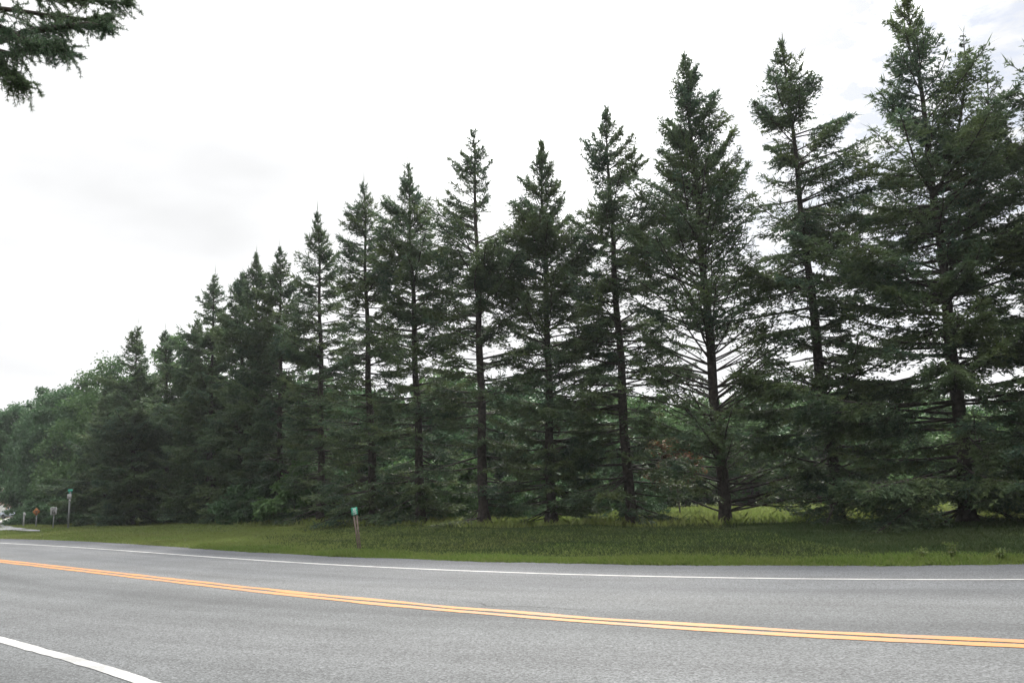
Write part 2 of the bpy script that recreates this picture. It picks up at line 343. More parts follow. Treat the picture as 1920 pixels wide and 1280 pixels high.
prop(obj('ground', np_mesh('ground', np.c_[GX.ravel(), GY.ravel(), GZ.ravel()], np.stack([a, a + 1, a + 1 + nx, a + nx], 1), ground_mat(), True)), kind='structure')

# ------------------------------------------------------------------ spruces
def shoots(P, D, Lg, Wd, S):
    """pointed needle shoots: one four-cornered leaf each"""
    Lg = Lg[:, None]; Wd = Wd[:, None]
    V = np.stack([P, P + D * Lg * .42 + S * Wd * .5, P + D * Lg, P + D * Lg * .42 - S * Wd * .5], 1).reshape(-1, 3)
    return V
def branch_paths(rs, z, az, Lb, e0, c, K=7, wobble=.12):
    n = len(z); s = np.linspace(0, 1, K)[None]
    el = e0[:, None] + c[:, None] * s ** 1.6
    azs = az[:, None] + np.cumsum(rs.normal(size=(n, K)) * wobble, 1) * .6
    st = Lb[:, None, None] / (K - 1) * np.stack([np.cos(el) * np.cos(azs), np.cos(el) * np.sin(azs), np.sin(el)], -1)
    P = np.concatenate([np.zeros((n, 1, 3)), np.cumsum(st, 1)[:, :-1]], 1)
    P[:, :, 2] += z[:, None]
    return P
def foliate(rs, P, Lb, fs, q, twig=.12, width=.038, spacing=.058, flat=.35, droop=.25, lat=.42, chaos=.25):
    """needle sprays along branches P (n,K,3)"""
    out = []; wood = []
    K = P.shape[1]
    for b in range(len(P)):
        Lr = Lb[b]; f = fs[b]
        m = int(Lr * (1 - f) / spacing * 2 * q[b]) + 3
        s = f + (1 - f) * rs.rand(m) ** .8
        x = s * (K - 1); i = np.minimum(x.astype(int), K - 2); fr = (x - i)[:, None]
        base = P[b, i] * (1 - fr) + P[b, i + 1] * fr
        T = norm(P[b, i + 1] - P[b, i])
        side = np.where(rs.rand(m) < .5, -1, 1)[:, None]
        H = norm(np.cross(T, (0, 0, 1.0)) + rs.normal(size=(m, 3)) * .12)
        A = np.radians(rs.uniform(35, 68, m))[:, None]
        D2 = norm(np.cos(A) * T + np.sin(A) * side * H + np.array([0, 0, -1.0]) * droop * rs.uniform(.2, 1.5, (m, 1)) + rs.normal(size=(m, 3)) * chaos * .4)
        l2 = (min(.09, .1 * Lr + .02) + lat * min(1, .62 + .28 * Lr) * Lr * (1.02 - s) ** .75) * rs.uniform(.45, 1.1, m)
        l2 = np.minimum(l2, 1.1)
        # axis shoots + side shoots of each lateral
        ns = np.maximum((l2 / .036).astype(int), 3)
        idx = np.repeat(np.arange(m), ns)
        u = rs.rand(len(idx)) ** .85
        sag = np.zeros((len(idx), 3)); sag[:, 2] = -(u ** 2) * l2[idx] * droop * .5
        pb = base[idx] + D2[idx] * (l2[idx] * u)[:, None] + sag
        pe = norm(np.cross(D2[idx], (0, 0, 1.0)) + rs.normal(size=(len(idx), 3)) * .3)
        sd = rs.choice([-1, 0, 1], len(idx), p=[.4, .2, .4])[:, None]
        B = np.radians(rs.uniform(30, 60, len(idx)))[:, None]
        D3 = norm(np.where(sd == 0, D2[idx], np.cos(B) * D2[idx] + np.sin(B) * sd * pe) + rs.normal(size=(len(idx), 3)) * chaos)
        ln = twig * min(1.0, .45 + .5 * Lr) * rs.uniform(.6, 1.35, len(idx))
        S = norm(np.cross(D3, norm(np.array([0, 0, 1.0]) + rs.normal(size=(len(idx), 3)) * (1 - flat) * 1.6)))
        out.append(shoots(pb, D3, ln, width * rs.uniform(.7, 1.3, len(idx)), S))
        wood.append(np.stack([base, base + D2 * l2[:, None] * .9], 1))
    return np.concatenate(out), np.concatenate(wood)
def quads(n): return np.arange(n * 4).reshape(-1, 4)

def spruce(name, seed, H, R, lean=(0, 0), taper=2.8, top_el=45, mid_el=12, low_el=-14, dens=1.0, bare=.38, miss=.12, whorl=.30, low=.022, clump=.45, needle=None,
           twig=.12, width=.038, forks=(), low_q=1.05, trunk_r=None, dead=1.0, gap=(0, 0), shelf=0.0, asym=.2, lat=.42, slope=.40, low_reach=1.0, parent_loc=(0, 0, 0)):
    rs = np.random.RandomState(seed)
    root = empty(name, parent_loc)
    tr = trunk_r or .0112 * H + .015
    bend = rs.normal(size=3) * .06
    def axis(z):
        t = np.asarray(z) / H
        return np.stack([lean[0] * t + bend[0] * np.sin(t * 3.1) + .03 * np.sin(z * 1.3 + seed), lean[1] * t + bend[1] * np.sin(t * 3.1), np.asarray(z) * 1.0], -1)
    # trunk
    tz = np.concatenate([[-.15, .05, .25, .6], np.linspace(1.1, H, 22)])
    rad = tr * (1 - (np.clip(tz, 0, H) / H)) ** .85 * 1.0 + .008; rad[:3] += tr * np.array([.55, .38, .15])
    mb = MB(); sides = 12
    an = np.arange(sides) / sides * 2 * np.pi
    ax = axis(tz)
    rr = rad[:, None] * (1 + .06 * rs.normal(size=(len(tz), sides))); rr[:3] *= 1 + .22 * np.sin(an * 4 + seed)[None]
    Vt = ax[:, None] + np.stack([rr * np.cos(an), rr * np.sin(an), np.zeros_like(rr)], -1)
    ii = np.arange(len(tz) - 1)[:, None] * sides; jj = np.arange(sides)[None]
    Ft = np.stack([ii + jj, ii + (jj + 1) % sides, ii + sides + (jj + 1) % sides, ii + sides + jj], -1).reshape(-1, 4)
    mb.add(Vt.reshape(-1, 3), Ft)
    # live branches
    zz = []
    z = low * H
    while z < H - .12:
        d = H - z
        k = rs.randint(4, 7) if d > 1 else rs.randint(4, 6)
        for _ in range(k): zz.append(z + rs.normal() * .05 * min(1, d))
        if rs.rand() < .9: zz.append(z + whorl * rs.rand())
        z += whorl * rs.uniform(.75, 1.25) * (1 if d > 2 else .62)
    zz = np.array(zz); zz = zz[(zz > .3) & (zz < H - .05)]
    d = H - zz; t = zz / H
    keep = rs.rand(len(zz)) > miss * np.clip((d - 1.5) / 2, 0, 1)
    gz = (t > gap[0]) & (t < gap[1]) & (rs.rand(len(zz)) < .55); keep &= ~gz
    zz, d, t = zz[keep], d[keep], t[keep]; n = len(zz)
    az = rs.uniform(0, 2 * np.pi, n)
    prof = 1.22 * R * (1 - np.exp(-d / (taper * .85))) * np.where(t < .3, .86 + .14 * t / .3, 1.0)
    # lobes: some heights and sides reach farther than others
    ph = rs.uniform(0, 6.28, 5)
    lobe = 1 + asym * np.sin(az + ph[0] + zz * .5) + asym * .8 * np.sin(az * 2 + ph[1] + zz * 1.7) + asym * .7 * np.sin(zz * 2.3 + ph[2])
    prof = np.minimum(prof, .05 + slope * d) * np.interp(t, [0, .1, .22], [low_reach, low_reach, 1])
    Lb = np.maximum(prof * rs.uniform(.72, 1.15, n) * np.clip(lobe, .5, 1.5), .07)
    e = np.interp(t, [0, .3, .6, .85, 1], [low_el, low_el * .4 + mid_el * .6, mid_el, (mid_el + top_el) / 2, top_el])
    e0 = np.radians(e + rs.normal(size=n) * 7); c = np.radians(np.interp(t, [0, .5, 1], [10, 16, 22]) + rs.normal(size=n) * 10)
    P = branch_paths(rs, zz, az, Lb, e0, c)
    off = axis(zz); P[:, :, :2] += off[:, None, :2]
    # straight new shoots that stick out at the branch ends
    m = 6; e_ = np.repeat(P[:, -1], m, 0); Te = np.repeat(norm(P[:, -1] - P[:, -2]), m, 0); de = np.repeat(d, m)
    back_ = rs.rand(len(e_)) * np.repeat(np.minimum(Lb * .3, .35), m)
    De = norm(Te + rs.normal(size=e_.shape) * .38 + np.array([0, 0, .25]))
    Vtip = shoots(e_ - Te * back_[:, None], De, (.17 + .12 * np.clip(de / 3, 0, 1)) * rs.uniform(.7, 1.5, len(e_)), np.full(len(e_), .032), norm(np.cross(De, rs.normal(size=e_.shape))))
    # foliage amount: bare towards the trunk and lower down, clumpy
    fs = np.clip(np.interp(t, [0, .35, .65, .85, 1], [bare, bare * .85, bare * .4, .06, .03]) + rs.normal(size=n) * .08, .02, .8)
    q = dens * np.interp(t, [0, .35, .6, 1], [low_q, low_q, .95, .95]) * np.exp(rs.normal(size=n) * clump - clump ** 2 / 2)
    q = np.clip(q, .25, 2.2)
    V1, w1 = foliate(rs, P, Lb, fs, q, twig, width, lat=lat)
    # leader
    m = 46; lz = H - 1.1 * rs.rand(m) ** .9
    la = rs.uniform(0, 6.28, m); Dl = norm(np.stack([np.cos(la) * .6, np.sin(la) * .6, np.full(m, .9)], -1))
    V2 = shoots(axis(lz), Dl, .05 + .16 * (H - lz), np.full(m, .028), norm(np.cross(Dl, rs.normal(size=(m, 3)))))
    lead = axis(np.array([H - .05])); V3 = shoots(lead.repeat(3, 0), np.tile([0, 0, 1.0], (3, 1)), np.array([.75, .62, .5]), np.full(3, .03), norm(rs.normal(size=(3, 3)) * [1, 1, 0]))
    allV = [V1, V2, V3, Vtip]
    allw = [w1]; paths = [(P, Lb, tr)]
    # side leaders (fork tops): (height on trunk, azimuth, reach, rise)
    for fz, fa, reach, rise, fR in forks:
        s = np.linspace(0, 1, 9)
        b0 = axis(np.array([fz]))[0]
        Q = b0 + np.stack([np.cos(fa) * reach * np.sin(s * 1.5), np.sin(fa) * reach * np.sin(s * 1.5), rise * s ** 1.25], -1)
        mb.tubes(Q[None], np.linspace(.07, .01, 9)[None], 6)
        nb = int(rise * 16); s2 = rs.uniform(.22, .99, nb)
        pb = np.stack([np.interp(s2, s, Q[:, k]) for k in range(3)], -1)
        L3 = np.clip(fR * (1 - np.exp(-(1 - s2) * rise / 1.6)) * rs.uniform(.6, 1.2, nb), .1, 3)
        P3 = branch_paths(rs, np.zeros(nb), rs.uniform(0, 6.28, nb), L3, np.radians(rs.uniform(10, 50, nb)), np.full(nb, .3)) + pb[:, None]
        v3, w3 = foliate(rs, P3, L3, np.full(nb, .08), np.full(nb, dens), twig, width)
        allV.append(v3); allw.append(w3); paths.append((P3, L3, .03))
        dl = norm(Q[-1] - Q[-2]); allV.append(shoots(np.tile(Q[-1], (4, 1)), norm(dl + rs.normal(size=(4, 3)) * .3), np.full(4, .3), np.full(4, .03), norm(rs.normal(size=(4, 3)))))
    for PP, LL, _ in paths:
        K = PP.shape[1]; r0 = np.clip(.009 + .011 * LL, .008, .045)
        mb.tubes(PP, r0[:, None] * np.linspace(1, .25, K)[None], 4)
    mb.build('trunk', BARK, root, True)
    # woody laterals
    wd = MB(); w = np.concatenate(allw)
    D = norm(w[:, 1] - w[:, 0]); S = norm(np.cross(D, rs.normal(size=D.shape)))
    wd.add(np.stack([w[:, 0] + S * .006, w[:, 1], w[:, 0] - S * .006], 1).reshape(-1, 3), np.arange(len(w) * 3).reshape(-1, 3))
    # dead twiggy lower branches
    nd = int(48 * dead * H / 14)
    if nd:
        zd = H * rs.uniform(.05, .60, nd) ** 1.0; Ld = R * rs.uniform(.25, .65, nd)
        Pd = branch_paths(rs, zd, rs.uniform(0, 6.28, nd), Ld, np.radians(rs.normal(size=nd) * 12 + mid_el * .6), np.radians(rs.normal(size=nd) * 15 - 5), 6, .2)
        Pd[:, :, :2] += axis(zd)[:, None, :2]
        wd.tubes(Pd, (.007 + .006 * Ld)[:, None] * np.linspace(1, .25, 6)[None], 3)
        mm = 26; s = rs.uniform(.15, 1, (nd, mm)); x = s * 5; i0 = np.minimum(x.astype(int), 4); fr = (x - i0)[..., None]
        a = np.arange(nd)[:, None]; pb = Pd[a, i0] * (1 - fr) + Pd[a, i0 + 1] * fr; T = norm(Pd[a, i0 + 1] - Pd[a, i0])
        Hh = norm(np.cross(T, (0, 0, 1.0))) * rs.choice([-1, 1], (nd, mm))[..., None]
        Dd = norm(T * .7 + Hh * .7 + rs.normal(size=T.shape) * .3 + np.array([0, 0, -.25]))
        ll = rs.uniform(.12, .5, (nd, mm)) * (1.15 - s)
        pts = pb.reshape(-1, 3); Dd = Dd.reshape(-1, 3); ll = ll.reshape(-1, 1)
        S = norm(np.cross(Dd, rs.normal(size=Dd.shape))) * .007
        wd.add(np.stack([pts + S, pts + Dd * ll, pts - S], 1).reshape(-1, 3), np.arange(len(pts) * 3).reshape(-1, 3))
    wd.build('dead_twigs', TWIG, root)
    V = np.concatenate(allV)
    print('crown', seed, len(V) // 4)
    obj('crown', np_mesh('spruce_crown', V, quads(len(V) // 4), needle or NEEDLE), root)
    return root

# (label, base x, base y, top x, top y, depth, R, options) -- photo pixels and metres
ROW = [
 ('tall spruce at the right edge of the row with a second leaning top', 1818, 985, 1700, -8, 23.0, 2.55, dict(forks=[(6.6, .1, 2.1, 6.6, 1.1), (9.0, -.5, 1.25, 4.6, .8)], top_el=50, mid_el=14, low_el=-14, dens=.85, low_q=1.4, bare=.3, miss=.08, asym=.26, low=.02, low_reach=1.25)),
 ('uneven spruce with shelf-like clumps and gaps, just left of the two-topped tree', 1574, 985, 1468, 80, 25.6, 2.0, dict(slope=.46, top_el=38, mid_el=5, low_el=-8, dens=1.1, clump=.75, miss=.28, asym=.34, bare=.4)),
 ('full spruce with steeply rising bare inner branches and a flared trunk foot', 1361, 983, 1283, 102, 26.8, 2.35, dict(slope=.42, top_el=52, mid_el=32, low_el=8, dens=.95, bare=.5, low_q=.8, asym=.16)),
 ('dark spruce with a slim tip, second to the left of the steep-branched tree', 1184, 990, 1135, 203, 29.0, 1.9, dict(top_el=50, mid_el=10, dens=1.1, asym=.25, clump=.55)),
 ('dense narrow-topped spruce between the sparse tree and the dark slim-tipped tree', 1033, 990, 1012, 262, 31.0, 1.9, dict(top_el=60, mid_el=25, dens=1.35, taper=2.6, asym=.12, miss=.05)),
 ('sparse spruce with short upturned branches that show its whole trunk', 907, 990, 887, 242, 31.6, 1.85, dict(top_el=42, mid_el=16, dens=1.15, miss=.26, clump=.55, asym=.22, whorl=.42, taper=2.3)),
 ('bushy-topped spruce right of the green marker sign, next left of the sparse tree', 790, 987, 764, 308, 34.0, 1.75, dict(top_el=48, mid_el=10, dens=1.2, asym=.22, taper=2.2)),
 ('slender spruce standing directly behind the green marker sign', 702, 987, 683, 344, 35.5, 1.6, dict(top_el=40, mid_el=5, dens=1.0, miss=.2, asym=.24)),
 ('pointed spruce with an even cone top, first to the left of the green marker sign', 601, 986, 596, 400, 39.5, 1.75, dict(top_el=50, mid_el=8, dens=1.2, asym=.15)),
 ('spruce with a blunt rounded top, second to the left of the green marker sign', 524, 986, 525, 466, 43.0, 1.9, dict(top_el=45, mid_el=10, dens=1.2, low_q=.9, bare=.3, taper=1.6)),
 ('slim spruce squeezed between the blunt-topped tree and its shorter neighbour', 484, 986, 482, 478, 45.0, 1.6, dict(top_el=55, dens=1.1, low_q=.9, bare=.3, taper=3.0)),
 ('thin-topped spruce just right of the spruce that stands free above the left wood', 448, 986, 456, 511, 46.0, 1.8, dict(top_el=55, dens=1.2, low_q=1.0, bare=.25)),
 ('spruce whose tiered top stands free above the lower left treetops', 392, 986, 403, 514, 49.0, 2.0, dict(top_el=35, mid_el=5, dens=1.1, low_q=1.1, bare=.2, asym=.2, taper=3.0)),
 ('short spruce tucked against the left side of the tiered free-standing top', 362, 986, 372, 598, 51.0, 2.0, dict(top_el=40, dens=1.2, low_q=1.2, bare=.15, low=.02)),
 ('small dark spruce tip between the leftmost spruce and the taller row', 312, 986, 310, 619, 55.0, 2.2, dict(top_el=45, dens=1.3, low_q=1.2, bare=.15, low=.02)),
 ('leftmost spruce of the row, broad to the ground beside the roadside signs', 248, 987, 259, 611, 52.0, 2.5, dict(top_el=40, mid_el=5, low_el=-12, dens=1.3, low_q=1.3, bare=.12, low=.015, taper=3.6)),
]
for k, (lab, bx, by, tx, ty, Y, R, kw) in enumerate(ROW):
    b = at_depth(bx, by, Y); gz = float(terrain(b[0], b[1]))
    top = at_depth(tx, ty, Y); H = top[2] - gz
    far = Y > 40
    kw = dict(kw)
    if far: kw.update(width=.052, twig=.15, dens=kw.get('dens', 1) * .8, needle=NEEDLE_FAR, dead=.35)
    r = spruce('spruce_tree', 11 + k * 7, H, R, (top[0] - b[0], 0), parent_loc=(b[0], b[1], gz), **kw)
    prop(r, lab, 'spruce tree', 'spruces in the roadside row')
EXTRA = [
 ('spruce mostly outside the frame, its boughs entering at the right edge', 2075, 985, 2010, -60, 22.0, 2.5, dict(dens=1.1, low_q=1.0, bare=.3)),
 ('low spruce filling the gap under the leftmost broadleaf trees, boughs to the ground', 190, 988, 208, 705, 56.0, 2.6, dict(top_el=40, mid_el=5, low_el=-12, dens=.95, low_q=1.3, bare=.12, low=.015, taper=3.6, width=.065, twig=.16, needle=NEEDLE_FAR, dead=.2)),
]
for k, (lab, bx, by, tx, ty, Y, R, kw) in enumerate(EXTRA):
    b = at_depth(bx, by, Y); gz = float(terrain(b[0], b[1])); top = at_depth(tx, ty, Y)
    r = spruce('spruce_tree', 211 + k * 7, top[2] - gz, R, (top[0] - b[0], 0), parent_loc=(b[0], b[1], gz), **kw)
    prop(r, lab, 'spruce tree', 'spruces in the roadside row')

ROWR = [o for o in COL.objects if o.name.startswith('spruce_tree') and o.parent is None]
for k, (x, y, sc) in enumerate([(18.2, 19.5, 1.0), (21.6, 17.2, .95), (25.0, 15.2, 1.04), (28.6, 13.2, .97)]):  # unseen copies carrying the row on, added to shade the right verge
    src = ROWR[(0, 2, 1, 16)[k]]; c = src.copy(); COL.objects.link(c); c.location = (x, y, float(terrain(x, y))); c.rotation_euler = (0, 0, 2.1 + k); c.scale = (sc,) * 3
    for ch in src.children:
        dd = ch.copy(); COL.objects.link(dd); dd.parent = c
    prop(c, 'unseen spruce added beyond the right edge to shade the verge', 'spruce tree', 'unseen spruces added to shade the verge')

# ------------------------------------------------------------------ broadleaf trees
def broadleaf(name, seed, H, R, mat, leaf=.17, nleaf=30000, base=.12, bark=BARK_B, loc=(0, 0, 0), trunk_r=None, blobs=70, blob_r=(.16, .34)):
    rs = np.random.RandomState(seed); root = empty(name, loc); mb = MB()
    tz = np.linspace(-.1, H * .8, 9); r0 = trunk_r or .018 * H
    ax = np.stack([.15 * np.sin(tz * .6 + seed), .15 * np.cos(tz * .5 + seed), tz], -1); ax[:, :2] -= ax[0, :2]
    mb.tubes(ax[None], (r0 * np.linspace(1.1, .25, 9))[None], 8)
    # clump centres through the crown
    c = []
    while len(c) < blobs:
        p = rs.uniform(-1, 1, 3)
        rr = np.hypot(p[0], p[1]); zt = (p[2] + 1) / 2
        lim = np.interp(zt, [0, .15, .45, .8, 1], [.6, .95, 1, .74, .3])
        if rr < lim and rr > lim * .3 * rs.rand(): c.append([p[0] * R, p[1] * R, H * (base + (.97 - base) * zt)])
    c = np.array(c); br = R * rs.uniform(*blob_r, blobs)
    # limbs to the clumps
    s = np.linspace(0, 1, 6)[None, :, None]
    st = np.clip(c[:, 2] - rs.uniform(.2, .35, blobs) * H, .06 * H, .78 * H)
    A = np.stack([np.interp(st, tz, ax[:, k]) for k in range(3)], -1)
    Pl = A[:, None] * (1 - s) + c[:, None] * s; Pl[:, :, 2] += np.sin(s[..., 0] * np.pi) * .04 * H * rs.uniform(-1, .6, (blobs, 1))
    mb.tubes(Pl, (r0 * .32) * np.linspace(1, .15, 6)[None].repeat(blobs, 0), 4)
    mb.build('trunk', bark, root, True)
    pick = rs.choice(blobs, nleaf, p=br ** 2 / (br ** 2).sum())
    dv = norm(rs.normal(size=(nleaf, 3))); rad = rs.rand(nleaf) ** .45
    # frayed: sub-clumps
    sub = norm(rs.normal(size=(blobs, 14, 3))); si = rs.randint(0, 14, nleaf)
    dv = norm(dv * .55 + sub[pick, si] * .9)
    P = c[pick] + dv * (br[pick] * rad * rs.uniform(.7, 1.3, nleaf))[:, None] * np.array([1, 1, .72])
    P[:, 2] = np.maximum(P[:, 2], .15)
    D = norm(dv * .4 + rs.normal(size=(nleaf, 3))); D[:, 2] -= .2
    S = norm(np.cross(D, norm(rs.normal(size=(nleaf, 3)) + np.array([0, 0, .8]))))
    ln = leaf * rs.uniform(.6, 1.3, nleaf)
    V = shoots(P, D, ln, ln * .7, S)
    obj('crown', np_mesh('leaf_crown', V, quads(nleaf), mat), root)
    return root
def copy_tree(src, loc, rz, sc, label, cat, group):
    c = src.copy(); COL.objects.link(c); c.location = loc; c.rotation_euler = (0, 0, rz); c.scale = sc
    for ch in src.children:
        d = ch.copy(); COL.objects.link(d); d.parent = c
    prop(c, label, cat, group); return c
def place(bx, Y):
    b = at_depth(bx, 960, Y); return (b[0], b[1], float(terrain(b[0], b[1])))

LEFT = [  # left wood, seen one by one
 ('broad dark broadleaf tree behind the orange diamond sign', 88, 722, 74, 2.9, LEAF_D),
 ('tall rounded broadleaf tree behind the white rectangular sign', 132, 704, 70, 3.3, LEAF_D),
 ('lighter green broadleaf tree rising just left of the leftmost spruce', 196, 672, 68, 4.0, LEAF_L),
 ('low dark broadleaf tree at the left edge over the side road', -12, 800, 84, 3.0, LEAF_D),
 ('high-canopied broadleaf tree between the left picture edge and the pale post', 38, 745, 80, 3.2, LEAF_D),
 ('pale green broadleaf crown between the leftmost spruce and the tiered spruce', 340, 628, 66, 3.4, LEAF_L),
]
lefts = []
for k, (lab, x, ty, Y, R, mat) in enumerate(LEFT):
    loc = place(x, Y); H = at_depth(x, ty, Y)[2] - loc[2]
    r = broadleaf('broadleaf_tree', 40 + k, H, R * 1.2, mat, .21, 64000, .4 if k in (3, 4) else .04, loc=loc, blobs=150, blob_r=(.13, .28))
    prop(r, lab, 'broadleaf tree', 'broadleaf trees of the left wood'); lefts.append(r)
# the lighter wood behind the row
wood = []
rnd = random.Random(5)
WL = ('broadleaf tree in the light green wood glimpsed behind the spruce row', 'broadleaf tree', 'light green wood behind the spruces')
protos = []
xs_w = [440, 520, 600, 680, 745, 815, 880, 950, 1020, 1100, 1180, 1250, 1330, 1410, 1500, 1590, 1680, 1760, 1850, 1940, 2040, 2140] + [475, 555, 640, 712, 780, 848, 915, 985, 1060, 1140, 1215, 1290, 1370, 1455, 1545, 1635, 1720, 1805, 1895]
for k, x in enumerate(xs_w):
    Y = rnd.uniform(52, 70); loc = place(x, Y)
    ty = (690 + 70 * rnd.random()) if x < 900 else 715 + 60 * rnd.random()
    H = at_depth(x, ty, Y)[2] - loc[2]
    if len(protos) < 4:
        r = broadleaf('broadleaf_tree', 80 + k, 9.0, 3.6, LEAF_L if k in (0, 2) else LEAF_D, .24, 24000, .03, loc=loc, blobs=80)
        r.scale = (1, 1, H / 9.0); protos.append(r); prop(r, *WL)
    else:
        s = rnd.uniform(.9, 1.25); copy_tree(protos[rnd.randrange(4)], loc, rnd.uniform(0, 6.28), (s, s, H / 9.0), *WL)
# shrubs and saplings just behind the row
sh = broadleaf('shrub', 130, 2.6, 1.7, LEAF_D, .15, 12000, .02, loc=place(640, 43), trunk_r=.03, blobs=40)
SL = ('leafy shrub in the undergrowth behind the spruce trunks', 'shrub', 'undergrowth behind the spruces')
prop(sh, *SL)
sh2 = broadleaf('shrub', 131, 3.2, 1.6, LEAF_L, .15, 12000, .02, loc=place(840, 42), trunk_r=.03, blobs=40); prop(sh2, *SL)
for k, x in enumerate([470, 550, 600, 735, 760, 900, 960, 1010, 1075, 1120, 1210, 1700, 1760, 1890]):
    Y = rnd.uniform(38, 46) if x < 1300 else rnd.uniform(44, 50)
    s = rnd.uniform(.7, 1.25) * (1 if x < 1100 else .75)
    copy_tree((sh, sh2)[k % 2], place(x, Y), rnd.uniform(0, 6.28), (s, s, s), *SL)
rust = broadleaf('shrub', 140, 3.9, 1.3, LEAF_R, .14, 7000, .35, loc=place(1275, 39), trunk_r=.04, blobs=26)
prop(rust, 'rusty brown shrub seen left of the steep-branched spruce trunk', 'shrub')

# ------------------------------------------------------------------ near tree whose limb hangs into the top left corner
def near_tree():
    rs = np.random.RandomState(77); base = np.array([-6.6, 6.2, 0.0]); base[2] = float(terrain(base[0], base[1]))
    root = empty('overhanging_conifer', base); mb = MB(); H = 10
    tz = np.linspace(-.1, H, 12); ax = np.stack([.1 * np.sin(tz), 0 * tz, tz], -1)
    mb.tubes(ax[None], (.19 * (1 - tz / H * .95) + .01)[None], 10)
    # limbs drawn through photo pixels at chosen depths
    def P(px, py, Y): return at_depth(px, py, Y) - base
    limbs = [
     [P(-420, 190, 6.2), P(-200, 130, 6.1), P(-40, 88, 6.0), P(60, 58, 5.95), P(110, 52, 5.9), P(165, 44, 5.85), P(205, 52, 5.8)],
     [P(-420, 10, 6.3), P(-200, -40, 6.2), P(-40, -20, 6.1), P(60, -8, 6.0), P(130, 0, 5.95), P(190, 2, 5.9), P(240, 6, 5.9)],
     [P(-420, 120, 6.0), P(-200, 70, 6.0), P(-60, 80, 5.8), P(20, 102, 5.8), P(60, 92, 5.75), P(95, 94, 5.7), P(130, 100, 5.7)],
     [P(-420, 160, 5.8), P(-200, 110, 5.8), P(-60, 105, 5.6), P(-20, 105, 5.55), P(5, 122, 5.5), P(25, 140, 5.5), P(42, 160, 5.5)],
     [P(-420, 60, 6.6), P(-200, -10, 6.5), P(-60, 10, 6.4), P(30, 20, 6.3), P(100, 30, 6.3), P(160, 36, 6.2), P(205, 30, 6.2)],
     [P(-420, 40, 5.4), P(-200, 10, 5.5), P(-60, 30, 5.5), P(0, 50, 5.5), P(60, 80, 5.4), P(90, 80, 5.4), P(120, 84, 5.4)],
    ]
    # limbs outside the frame, so that the tree is whole
    for z in np.arange(3.4, 9.6, .42):
        for q in range(3):
            a = rs.uniform(1.6, 5.6); Lr = (H - z) * .32 + .4; b0 = np.array([.1 * np.sin(z), 0, z])
            limbs.append([b0 + np.array([np.cos(a), np.sin(a), .12 - .05 * s]) * Lr * s for s in np.linspace(0, 1, 7)])
    Pl = np.array(limbs); nL = len(Pl)
    # start limbs at the trunk
    for i in range(6): Pl[i, 0] = np.array([0, 0, Pl[i, 0, 2]]) * 1.0
    r0 = np.full(nL, .03); r0[0] = .042
    mb.tubes(Pl, r0[:, None] * np.linspace(1.1, .16, 7)[None], 6)
    allN = []; tw = MB()
    for i in range(nL):
        near = i < 6
        s = rs.uniform(.42 if near else .2, 1, 80 if near else 22) if near else rs.uniform(.2, 1, 22)
        x = s * 6; j = np.minimum(x.astype(int), 5); fr = (x - j)[:, None]
        pb = Pl[i, j] * (1 - fr) + Pl[i, j + 1] * fr; T = norm(Pl[i, j + 1] - Pl[i, j])
        m = len(s)
        D = norm(T * rs.uniform(.5, 1.1, (m, 1)) + rs.normal(size=(m, 3)) * .55 + np.array([0, 0, -.22]))
        ll = rs.uniform(.08, .36, m) * (1.2 - s * .75)
        K = 5; ss = np.linspace(0, 1, K)[None, :, None]
        Q = pb[:, None] + D[:, None] * (ll[:, None, None] * ss); Q[:, :, 2] -= (ss[..., 0] ** 2) * ll[:, None] * .25
        Q[:, 1:] += rs.normal(size=(m, K - 1, 3)) * .012
        tw.tubes(Q, .0035 * np.linspace(1.3, .45, K)[None].repeat(m, 0), 3)
        # short spurs with tufts of needles
        kk = 26 if near else 8
        u = rs.rand(m, kk) * (K - 1) * .99; j2 = u.astype(int); fr = (u - j2)[..., None]; a = np.arange(m)[:, None]
        sp = (Q[a, j2] * (1 - fr) + Q[a, j2 + 1] * fr).reshape(-1, 3); Tq = norm(Q[a, j2 + 1] - Q[a, j2]).reshape(-1, 3)
        nn = 7; c = np.repeat(sp, nn, 0); tt = np.repeat(Tq, nn, 0)
        out = norm(np.repeat(norm(rs.normal(size=sp.shape)), nn, 0) * .8 + rs.normal(size=c.shape) * .7 + tt * .5)
        ln = rs.uniform(.014, .032, len(c)) * (1 if near else 2.2)
        allN.append(shoots(c, out, ln, np.full(len(c), .0035 if near else .01), norm(np.cross(out, rs.normal(size=out.shape)))))
    mb.build('trunk', BARK, root, True); tw.build('twigs', TWIG, root)
    V = np.concatenate(allN); obj('crown', np_mesh('near_needles', V, quads(len(V) // 4), NEEDLE), root)
    prop(root, 'conifer left of the camera whose tufted limb hangs into the top left corner', 'conifer')
near_tree()

